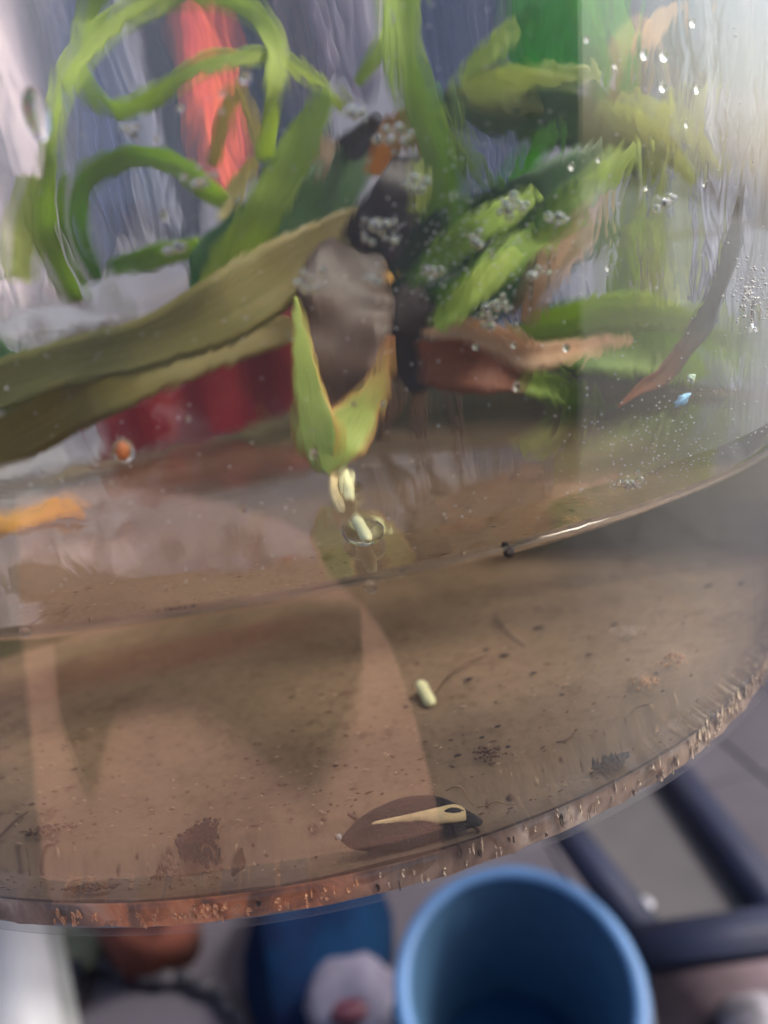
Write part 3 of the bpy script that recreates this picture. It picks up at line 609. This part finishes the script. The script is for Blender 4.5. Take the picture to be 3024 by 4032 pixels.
leaf([(1640, 1420, .05), (1780, 1420, .0), (1930, 1450, 0), (2040, 1500, .05)], [160, 240, 200, 80], 'rust', 'rusty brown leaf base beside the water')
leaf([(1560, 1500, .1), (1620, 1400, .08), (1650, 1230, .06), (1720, 1050, .12)], [160, 260, 260, 120], 'black')
leaf([(3060, 1560, .1), (2930, 1400, .1), (2830, 1340, .1), (2740, 1320, .15)], [80, 110, 90, 40], 'mid')
leaf([(1990, 120, .2), (1900, 220, .18), (1790, 330, .2)], [60, 90, 50], 'lime')
leaf([(2480, 880, -.1), (2520, 1040, -.1), (2540, 1200, 0)], [50, 80, 50], 'lime2')
leaf([(2060, 900, 0), (2200, 800, 0), (2330, 700, .05), (2420, 580, .1)], [60, 110, 90, 40], 'mid')
leaf([(1700, 1180, -.05), (1900, 1080, -.05), (2080, 940, 0), (2240, 860, .05)], [70, 130, 120, 50], 'mid')
leaf([(1400, 340, .2), (1480, 200, .2), (1560, 60, .25)], [40, 70, 50], 'lime')
leaf([(150, 700, .3), (120, 900, .3), (100, 1100, .3)], [60, 110, 110], 'lime2')
leaf([(450, 1060, .3), (620, 1010, .3), (800, 960, .3)], [60, 90, 60], 'mid')
leaf([(2440, 1900, .4), (2200, 1560, .3), (1980, 1500, .3)], [60, 120, 60], 'mid')
# roots and stems that go down into the water
for k in range(6):
    x = 1500+random.uniform(-60, 300); P = [at_y(x, 1380, .15+.1*random.random()), at_y(x+random.uniform(-60, 60), 1560, .15), at_y(x+random.uniform(-90, 90), 1720, .1)]
    O = Vector(plant.location); tube('root', [p-O for p in P], .010, G['brown'], plant, taper=.4)

# floating ochre leaf at left edge
P, Wd = pix([(-140, 2020, 0), (80, 2015, 0), (230, 2005, 0), (345, 1995, 0)], [60, 80, 70, 15])
P = [at_z(x, y, H+.006) for x, y in ((-140, 2020), (60, 2018), (220, 2008), (345, 1998))]
o = ribbon('floating_leaf', P, [.08, .14, .12, .02], G['ochre'], fold=.15, face=Vector((0, 0, 1)), label='ochre yellow leaf floating on the water at the left edge', cat='leaf')

# ================================================================= INSECT
ic = floor_pt(1614, 3236, .085)
ins = empty('insect', tuple(ic), label='dark spindle-shaped insect with tapering cream stripe on the jar floor', cat='insect')
dc = (ic-CAM).length
k1 = .945*dc/FPX                                  # world units per photo pixel there
xa = RX.copy(); xa.z *= .2; xa.normalize()
nz = ((CAM-ic).normalized()*.75+Vector((0, 0, 1))*.6).normalized(); ya = nz.cross(xa).normalized(); xa = ya.cross(nz).normalized()
IM = Matrix((xa, ya, nz)).transposed()
YS = 1.12
def ip(px, py, h=0): return IM @ Vector(((px-1620)*k1, -(py-3262)*k1*YS, h))
top = [(1352, 3258), (1400, 3225), (1450, 3200), (1520, 3176), (1580, 3160), (1650, 3157), (1720, 3164), (1780, 3188), (1830, 3218), (1872, 3250), (1886, 3290)]
bot = [(1352, 3262), (1390, 3292), (1440, 3318), (1500, 3336), (1570, 3350), (1620, 3352), (1680, 3340), (1740, 3326), (1800, 3318), (1845, 3308), (1886, 3294)]
T = catmull([Vector((x, y, 0)) for x, y in top], 40); B = catmull([Vector((x, y, 0)) for x, y in bot], 40)
def shell(name, T, B, h0, hmax, mat, K=12, mid=0.5, **k):
    V = []; F = []; n = len(T)-1; ring = 2*K
    if callable(h0): hf = h0
    else: hf = lambda x: h0
    for i in range(n+1):
        wd = abs(B[i].y-T[i].y)*k1
        hh = min(hmax, wd*.38)
        for j in range(ring):
            a = 2*math.pi*j/ring; s = .5-.5*math.cos(a); p = T[i].lerp(B[i], s)
            V.append(ip(p.x, p.y, hf(p.x)+hh*math.sin(a)*(1 if a < math.pi else .5)*(1+.10*noise.noise(Vector((i*.5, j*.8, 3))))))
    for i in range(n):
        for j in range(ring): F.append((i*ring+j, i*ring+(j+1) % ring, (i+1)*ring+(j+1) % ring, (i+1)*ring+j))
    F.append(tuple(range(ring))[::-1]); F.append(tuple(range(n*ring, (n+1)*ring)))
    return from_py(name, V, F, mat, ins, **k)
def back_h(x, add=0.):
    i = min(range(len(T)), key=lambda k: abs(T[k].x-x)); return min(.017, abs(B[i].y-T[i].y)*k1*.38)*.93+add
bodym = solid('insect_dark', srgb(30, 24, 31), .6, 70, .35, .5, c2=srgb(14, 12, 17)); creamm = solid('insect_cream', srgb(255, 222, 164), .5, 60, .12, .15)
shell('body', T, B, 0, .017, bodym)
st = [(1424, 3257), (1520, 3250), (1620, 3243), (1720, 3235), (1800, 3229), (1826, 3238), (1833, 3252)]
sb = [(1424, 3262), (1500, 3264), (1600, 3268), (1680, 3276), (1730, 3294), (1800, 3299), (1834, 3290)]
shell('stripe', catmull([Vector((x, y, 0)) for x, y in st], 30), catmull([Vector((x, y, 0)) for x, y in sb], 30), back_h, .005, creamm)
ov = [(1745, 3258), (1770, 3250), (1800, 3248), (1828, 3256)]; ob = [(1745, 3260), (1770, 3271), (1800, 3271), (1828, 3262)]
shell('mark', catmull([Vector((x, y, 0)) for x, y in ov], 14), catmull([Vector((x, y, 0)) for x, y in ob], 14), lambda x: back_h(x, .0035), .003, bodym, label='dark oval spot in the wide end of the stripe')
for dx in (0,):
    bm = bmesh.new(); blob(bm, ip(1352, 3261, .004), .003, 2, .1); from_bm('tail_tip', bm, solid('tail_white', srgb(240, 230, 225), .3), ins)
hd = [(1836, 3238), (1858, 3240), (1880, 3262), (1896, 3282)]; hb = [(1836, 3300), (1860, 3308), (1884, 3306), (1896, 3296)]
shell('head', catmull([Vector((x, y, 0)) for x, y in hd], 14), catmull([Vector((x, y, 0)) for x, y in hb], 14), .0, .009, solid('insect_head', srgb(36, 42, 44), .8, 60))
thr = solid('insect_thread', srgb(176, 140, 102), .6)
def ith(name, pts, r, m, **k): return tube(name, [ip(*p) for p in pts], r, m, ins, seg=6, **k)
ith('antenna', [(1760, 3166, .01), (1795, 3160, .012), (1825, 3170, .012), (1842, 3200, .01), (1862, 3222, .008)], .001, thr)
ith('antenna', [(1876, 3222, .004), (1915, 3220, .004), (1950, 3212, .004), (1985, 3226, .003), (2035, 3240, .0)], .001, thr)
lg = solid('insect_leg', srgb(104, 76, 64), .6)
ith('leg', [(1440, 3200, -.01), (1410, 3180, -.01), (1380, 3166, -.01)], .0022, lg)
ith('leg', [(1748, 3325, -.006), (1735, 3350, -.004), (1716, 3374, -.01)], .0022, lg)
ith('leg', [(1860, 3300, 0), (1880, 3330, 0), (1866, 3340, -.01)], .002, lg)

# ================================================================= GRAINS, SPECKS, FIBRES
def capsule(name, a, b, r, mat, **k):
    c = (a+b)/2; n = 18; bm = bmesh.new(); pts = []; rs = []
    for i in range(n+1):
        u = i/n; pts.append((a-c).lerp(b-c, u)); x = abs(2*u-1); rs.append(max(r*math.sqrt(max(0, 1-x**5.))*(1+.05*math.sin(u*9)), r*.12))
    tube_bm(bm, pts, rs, 14); return from_bm(name, bm, mat, loc=c, **k)
gr = solid('grain_cream', srgb(255, 250, 196), .4, 50, .08)
gr2 = solid('grain_cream_warm', srgb(255, 248, 190), .4, 50, .08)
def sc(p): return (p-CAM).length/FPX
p1, p2 = floor_pt(1652, 2685, .085), floor_pt(1700, 2775, .072)
capsule('grain', p1, p2, 19*sc(p1), gr, label='single pale yellow grain lying on the silt under the water', cat='grain')
a, b = at_z(1352, 1845, H+.012), at_z(1370, 1960, H+.012)
capsule('grain', a, Vector((b.x, b.y, b.z)), 23*sc(a), gr2, label='upper floating grain, just below the folded lime leaf', cat='grain')
a, b = at_z(1395, 2030, H+.012), at_z(1450, 2125, H+.012)
capsule('grain', a, b, 24*sc(a), gr2, label='lower floating grain, nearer the waterline', cat='grain')
# clear skins clinging to the floating grains
skin = refractive('clear_jelly', 1.16, .05, (.97, .97, .97, 1))
for (x, y, rx, lab) in ((1355, 1910, .05, 'clear jelly round the upper floating grain'), (1425, 2085, .055, 'clear jelly round the lower floating grain')):
    p = at_z(x, y, H+.004); bm = bmesh.new(); blob(bm, (0, 0, 0), 1, 3, .08, 2, (.028, .08, .01)); from_bm('jelly_blob', bm, skin, loc=p, label=lab, cat='jelly')
husk = solid('husk', srgb(226, 200, 150), .5, 60, .2)
P = [at_z(x, y, H+.012) for x, y in ((1325, 1830), (1308, 1900), (1318, 1960), (1350, 2005))]
tube('grain_husk', P, .0085, husk, label='thin curved husk left of the upper floating grain', cat='husk', taper=.3)
# orange droplet-like grain
p, d = hit_wall(483, 1775, -.012); bm = bmesh.new(); blob(bm, (0, 0, 0), 1, 3, .1, 2, (.0068, .006, .009))
from_bm('orange_grain', bm, solid('orange_grain', srgb(246, 150, 92), .3, 60, .1), loc=p, label='small orange grain stuck inside the glass over dark red reflection', cat='grain')
bm = bmesh.new(); blob(bm, (0, 0, 0), 1, 3, .05, 2, (.0105, .004, .012)); from_bm('droplet', bm, refractive('droplet_water', 1.33), loc=p+Vector((0, .004, 0)), label='clear drop surrounding the orange grain', cat='droplet')

fib = solid('fibre_dark', srgb(52, 40, 40), .7); fib2 = solid('fibre_brown', srgb(104, 76, 58), .7)
def fibre(pts, r, m, lab, cat='fibre'):
    P = [floor_pt(x, y, .074) for x, y in pts]; c = P[len(P)//2]
    tube('fibre', [p-c for p in P], r, m, loc=c, seg=6, label=lab, cat=cat, group='fibres on the silt')
fibre([(1948, 2405), (1962, 2450), (2005, 2500), (2065, 2545)], .0019, fib, 'darkest curved fibre on the silt, highest of the fibres')
fibre([(1715, 2730), (1770, 2660), (1840, 2610), (1925, 2578)], .0016, fib2, 'brown fibre curving up right from the pale yellow grain')
fibre([(2460, 2835), (2500, 2790), (2560, 2772)], .0013, fib2, 'faint brown fibre at right of the silt floor')
fibre([(2190, 2920), (2220, 2918), (2250, 2900), (2262, 2880)], .002, fib2, 'short hooked brown fibre above the dark clumps')
fibre([(-20, 3310), (40, 3250), (110, 3195)], .0022, fib2, 'brown fibre slanting at the left edge')
fibre([(150, 3350), (180, 3330), (220, 3325)], .0018, fib2, 'small curled brown fibre near the left edge')
fibre([(2640, 2720+60), (2610, 2830), (2605, 2890)], .0012, fib2, 'thin upright brown fibre near the cream fringe')
spk = [(2120, 2472, 22, 6, .2), (1985, 2580, 22, 7, -.4), (2318, 2577, 14, 6, 0), (2100, 2650, 16, 7, .7), (2213, 2735, 9, 7, .8), (1897, 2904, 12, 6, .5), (1912, 2558, 12, 5, 0), (1598, 2782, 12, 7, 0), (1640, 2612, 7, 7, 0), (2420, 2458, 12, 8, 1), (1802, 2975, 18, 6, .2), (1320, 3014, 14, 6, 0), (2585, 2650, 9, 14, 0), (2000, 2940, 12, 5, .1), (1960, 2860, 16, 4, .2), (1840, 2675, 22, 6, .5), (2700, 2720, 8, 6, 0), (2610, 2720, 10, 6, .3), (2790, 2305, 12, 6, .5), (2920, 2298, 10, 5, 0)]
bm = bmesh.new(); blob(bm, (0, 0, 0), 1, 2, .35, 2); sm = bpy.data.meshes.new('speck'); bm.to_mesh(sm); bm.free(); sm.materials.append(fib)
for x, y, a_, b_, ang in spk:
    p = floor_pt(x, y, .071); k_ = sc(p)
    o = link('dark_speck', sm, loc=p, smooth=True, label='tiny dark speck lying on the brown silt', cat='speck', group='dark specks on the silt'); o.scale = (a_*k_*.75, b_*k_*1.5, 4*k_); o.rotation_euler = (0, 0, ang)
# fine debris, uncountable
def litter(name, n, mat, label, zone, rr=(.0012, .003), flat=.5):
    V = []; F = []
    for _ in range(n):
        x, y = zone(); p = floor_pt(x, y, .069)
        if math.hypot(p.x, p.y) > .95: continue
        k = len(V); r = random.uniform(*rr); e = random.uniform(1, 3); a = random.random()*3.14
        ax = Vector((math.cos(a), math.sin(a), 0)); ay = Vector((-ax.y, ax.x, 0))
        V += [p+ax*r*e, p+ay*r, p-ax*r*e, p-ay*r, p+Vector((0, 0, r*flat*2)), p-Vector((0, 0, r*flat))]
        for i in range(4): F += [(k+i, k+(i+1) % 4, k+4), (k+(i+1) % 4, k+i, k+5)]
    from_py(name, V, F, mat, kind='stuff', label=label, cat='debris')
def zone_all():
    x = random.uniform(-100, 2950); lo = 2560-x*.2; return x, lo+(3600-lo)*random.random()**.6
litter('brown_debris', 650, solid('crumb_brown', srgb(122, 94, 74), .9), 'fine brown crumbs scattered over the silt', zone_all)
litter('pale_debris', 500, solid('pale_crumb', srgb(190, 160, 132), .8), 'fine pale crumbs scattered over the silt', zone_all)
# clumps
def clump(px, py, rpx, n, mat, lab, cat='clump', flat=.45, spread=(1, 1.5)):
    c = floor_pt(px, py, .075); k_ = sc(c)*rpx; bm = bmesh.new()
    for _ in range(n*4):
        a = random.random()*6.28; r = random.random()**.75*(1+.25*math.sin(a*3+px))
        blob(bm, (math.cos(a)*r*k_*spread[0], math.sin(a)*r*k_*spread[1]*1.3, random.random()*k_*flat*max(0, 1.1-r)*.7), k_*random.uniform(.05, .15), 1, .6, 2)
    from_bm('debris_clump', bm, mat, loc=c, label=lab, cat=cat, group='dark clumps on the silt')
clm = solid('clump_dark', srgb(34, 34, 38), .9, 90, .4, c2=srgb(16, 16, 22)); clb = solid('clump_brown', srgb(124, 96, 76), .9, 60, .4)
clump(790, 3290, 66, 70, clm, 'dark round clump on the silt left of the insect')
clump(2400, 2950, 66, 70, clm, 'dark grey clump on the silt at right, above the cream fringe')
clump(1930, 2970, 50, 22, clb, 'faint brown clump on the silt above the insect')
clump(650, 3370, 48, 24, clb, 'faint brown clump left of the dark round clump')
clump(190, 3270, 60, 16, clb, 'faint brown clump near the left edge', spread=(1.3, .6))
# brown slanted leaf scrap, front left
clump(340, 3470, 62, 40, clb, 'slanting brown heap of rotten debris at the front left', spread=(1.3, .7))
P = [floor_pt(x, y, .09) for x, y in ((920, 3440), (935, 3380), (945, 3320))]; c = P[1]
ribbon('leaf_scrap', [p-c for p in P], [.006, .016, .004], G['brown'], loc=c, face=(CAM-c).normalized(), label='small brown scrap standing near the rim left of the insect', cat='leaf')
# pale fluff
flf = solid('pale_fluff', srgb(196, 172, 156), .9, 60, .1)
clump(2470, 2490, 36, 24, flf, 'pale fluffy scrap on the silt at upper right', 'fluff')
clump(2540, 2690, 44, 20, solid('tan_fluff', srgb(206, 160, 118), .9), 'tan flake patch on the silt at right', 'fluff')
clump(2650, 2600, 50, 14, solid('tan_fluff2', srgb(196, 152, 116), .9), 'smaller tan patch near the right wall', 'fluff')

# ================================================================= BUBBLES AND DROPS ON THE INNER GLASS
BUB = refractive('bubble_film', 1.33, 0); DRP = refractive('drop', 1.3, 0)
bm = bmesh.new(); bmesh.ops.create_uvsphere(bm, u_segments=24, v_segments=14, radius=.86); bmesh.ops.reverse_faces(bm, faces=bm.faces); bmesh.ops.create_uvsphere(bm, u_segments=24, v_segments=14, radius=1); bme = bpy.data.meshes.new('bubble'); bm.to_mesh(bme); bm.free(); bme.materials.append(BUB)
bm = bmesh.new(); bmesh.ops.create_uvsphere(bm, u_segments=24, v_segments=14, radius=1); dme = bpy.data.meshes.new('droplet'); bm.to_mesh(dme); bm.free(); dme.materials.append(DRP)
def onglass(me, name, px, py, rp, label, cat, group=None, sy=1.0, off=-.007, thick=.6):
    p, d = hit_wall(px, py, off)
    if p is None: return
    r = rp*sc(p); a = math.atan2(p.y, p.x)
    o = link(name, me, loc=p, label=label, cat=cat, group=group); o.rotation_euler = (0, 0, a); o.scale = (r*thick, r, r*sy); return o
foam = [(2020, 810, 60, 12, 'in the bright foam cluster on green blades right of centre'),
 (1500, 905, 80, 22, 'in the whitish foam under the blackened leaf'),
 (1690, 1075, 40, 8, 'in the small foam group at the top of the brown sheath'),
 (1960, 1200, 50, 12, 'in the foam group left of the dead peach blade'),
 (1930, 1260, 45, 10, 'in the foam beside the peach sheath'),
 (1420, 450, 45, 6, 'in the foam by the top of the tan cloth'),
 (1550, 550, 65, 12, 'in the foam over the ochre dead leaf'),
 (780, 700, 60, 9, 'on the curved blade at lower left of the loop'),
 (690, 970, 45, 9, 'near the olive leaf at left'),
 (1230, 1100, 60, 12, 'at the left corner of the brown sheath'),
 (860, 440, 14, 1, 'alone over the orange-red cloth'),
 (1880, 960, 60, 10, 'on the pale spot of the dark blades'),
 (2200, 850, 45, 9, 'near the upper end of the peach blade'),
 (2130, 1080, 40, 7, 'on the lower part of the dead peach blade'),
 (530, 520, 40, 7, 'over the slate blue cloth inside the loop'),
 (1470, 1100, 30, 5, 'on the ochre tip above the brown sheath'),
 (2620, 800, 40, 7, 'on the glass at far right by the upright blade'),
 (2480, 1890, 50, 10, 'just above the waterline at right'),
 (1640, 720, 50, 8, 'beside the blackened leaf base')]
for x, y, s, n, where in foam:
    for _ in range(n):
        a = random.random()*6.28; r = s*random.random()**.6
        onglass(bme, 'bubble', x+math.cos(a)*r*1.2, y+math.sin(a)*r*.8, random.uniform(7, 19), 'tiny clear bubble '+where, 'bubble', 'foam bubbles on the inner glass', thick=.9)
big = [(970, 305, 20), (865, 368, 22), (710, 425, 14), (1868, 1375, 30), (2035, 1512, 18), (2030, 1350, 12), (750, 1652, 24), (950, 2015, 20), (1710, 1080, 20), (1490, 880, 18), (2610, 210, 22), (2540, 205, 20), (2720, 90, 22), (2600, 350, 20), (2750, 360, 14), (2350, 620, 20), (2260, 650, 16), (2400, 1060, 24), (2555, 730, 20), (2760, 730, 14), (1232, 1785, 20), (1235, 1705, 15), (1500, 1580, 15), (1390, 1590, 15), (30, 1515, 16), (620, 550, 18), (640, 850, 16), (2700, 500, 14), (2240, 1362, 16), (2300, 160, 14), (2420, 260, 18)]
for x, y, r in big: onglass(dme, 'droplet', x+random.uniform(-12, 12), y+random.uniform(-12, 12), r*random.choice((.45, .6, .8, .95)), 'small clear round drop on the inside of the jar above the waterline', 'droplet', 'round drops on the inner glass', sy=random.choice((.9, 1, 1.15, 1.4)), thick=.4)
for x, y, r, lab in ((1458, 2310, 28, 'bright bead at the waterline below the floating grains'), (98, 2488, 20, 'bright bead at the waterline at far left'), (2010, 2165, 14, 'bead beside the dark speck on the waterline')):
    onglass(dme, 'bead', x, y, r, lab, 'droplet', thick=1)
onglass(dme, 'large_drop', 145, 450, 42, 'large upright teardrop on the glass at upper left', 'droplet', sy=2.0)
onglass(dme, 'large_drop', 2975, 1240, 26, 'large drop with orange glint near the right edge', 'droplet', sy=2.4)
p, d = hit_wall(2003, 2175, -.012); bm = bmesh.new(); blob(bm, (0, 0, 0), .006, 2, .4); from_bm('black_speck', bm, fib, loc=p, label='black speck stuck at the waterline', cat='speck')
gl = solid('cyan_glint', srgb(170, 222, 250), .1, 60, .2); gl2 = solid('pale_lime_glint', srgb(222, 246, 214), .15, 60, .1); gl3 = solid('lilac_film', srgb(196, 190, 236), .2, 60, .1)  # cyan and pale lime are sky glints painted as solid colour
for x, y, a_, b_, m_, ang, lab in ((2685, 1575, 34, 18, gl, .5, 'sky glint painted blue at the tip of the right blade'), (2722, 1492, 14, 17, gl2, 0, 'pale painted glint just above the sky-blue one')):
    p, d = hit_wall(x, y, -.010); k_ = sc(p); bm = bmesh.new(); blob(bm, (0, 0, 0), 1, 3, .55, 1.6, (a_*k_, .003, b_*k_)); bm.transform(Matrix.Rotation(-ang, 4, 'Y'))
    from_bm('sky_glint', bm, m_, loc=p, label=lab, cat='droplet')
# tiny pinprick droplets: uncountable
V = []; F = []
def pin(x, y, r):
    p, d = hit_wall(x, y, -.008)
    if p is None or p.z < H+.03: return
    r *= sc(p); k = len(V); n = (CAM-p).normalized(); s = n.cross(Vector((0, 0, 1))).normalized(); t_ = s.cross(n)
    V.extend([p+s*r, p+t_*r, p-s*r, p-t_*r, p+n*r, p-n*r])
    for i in range(4): F.extend([(k+i, k+(i+1) % 4, k+4), (k+(i+1) % 4, k+i, k+5)])
for _ in range(330): pin(random.gauss(2600, 190), random.gauss(1800, 130), random.uniform(1, 3.2)**1.15)
for _ in range(500): pin(random.uniform(0, 3024), random.uniform(0, 2400), random.uniform(1.5, 4.5))
for _ in range(250): pin(random.gauss(1900, 200), random.gauss(1000, 160), random.uniform(2, 5))
for _ in range(160): pin(random.gauss(2960, 40), random.gauss(1150, 60), random.uniform(2, 6))
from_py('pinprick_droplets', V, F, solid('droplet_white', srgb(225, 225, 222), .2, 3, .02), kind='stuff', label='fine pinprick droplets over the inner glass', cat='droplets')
print('objects', len(bpy.data.objects))
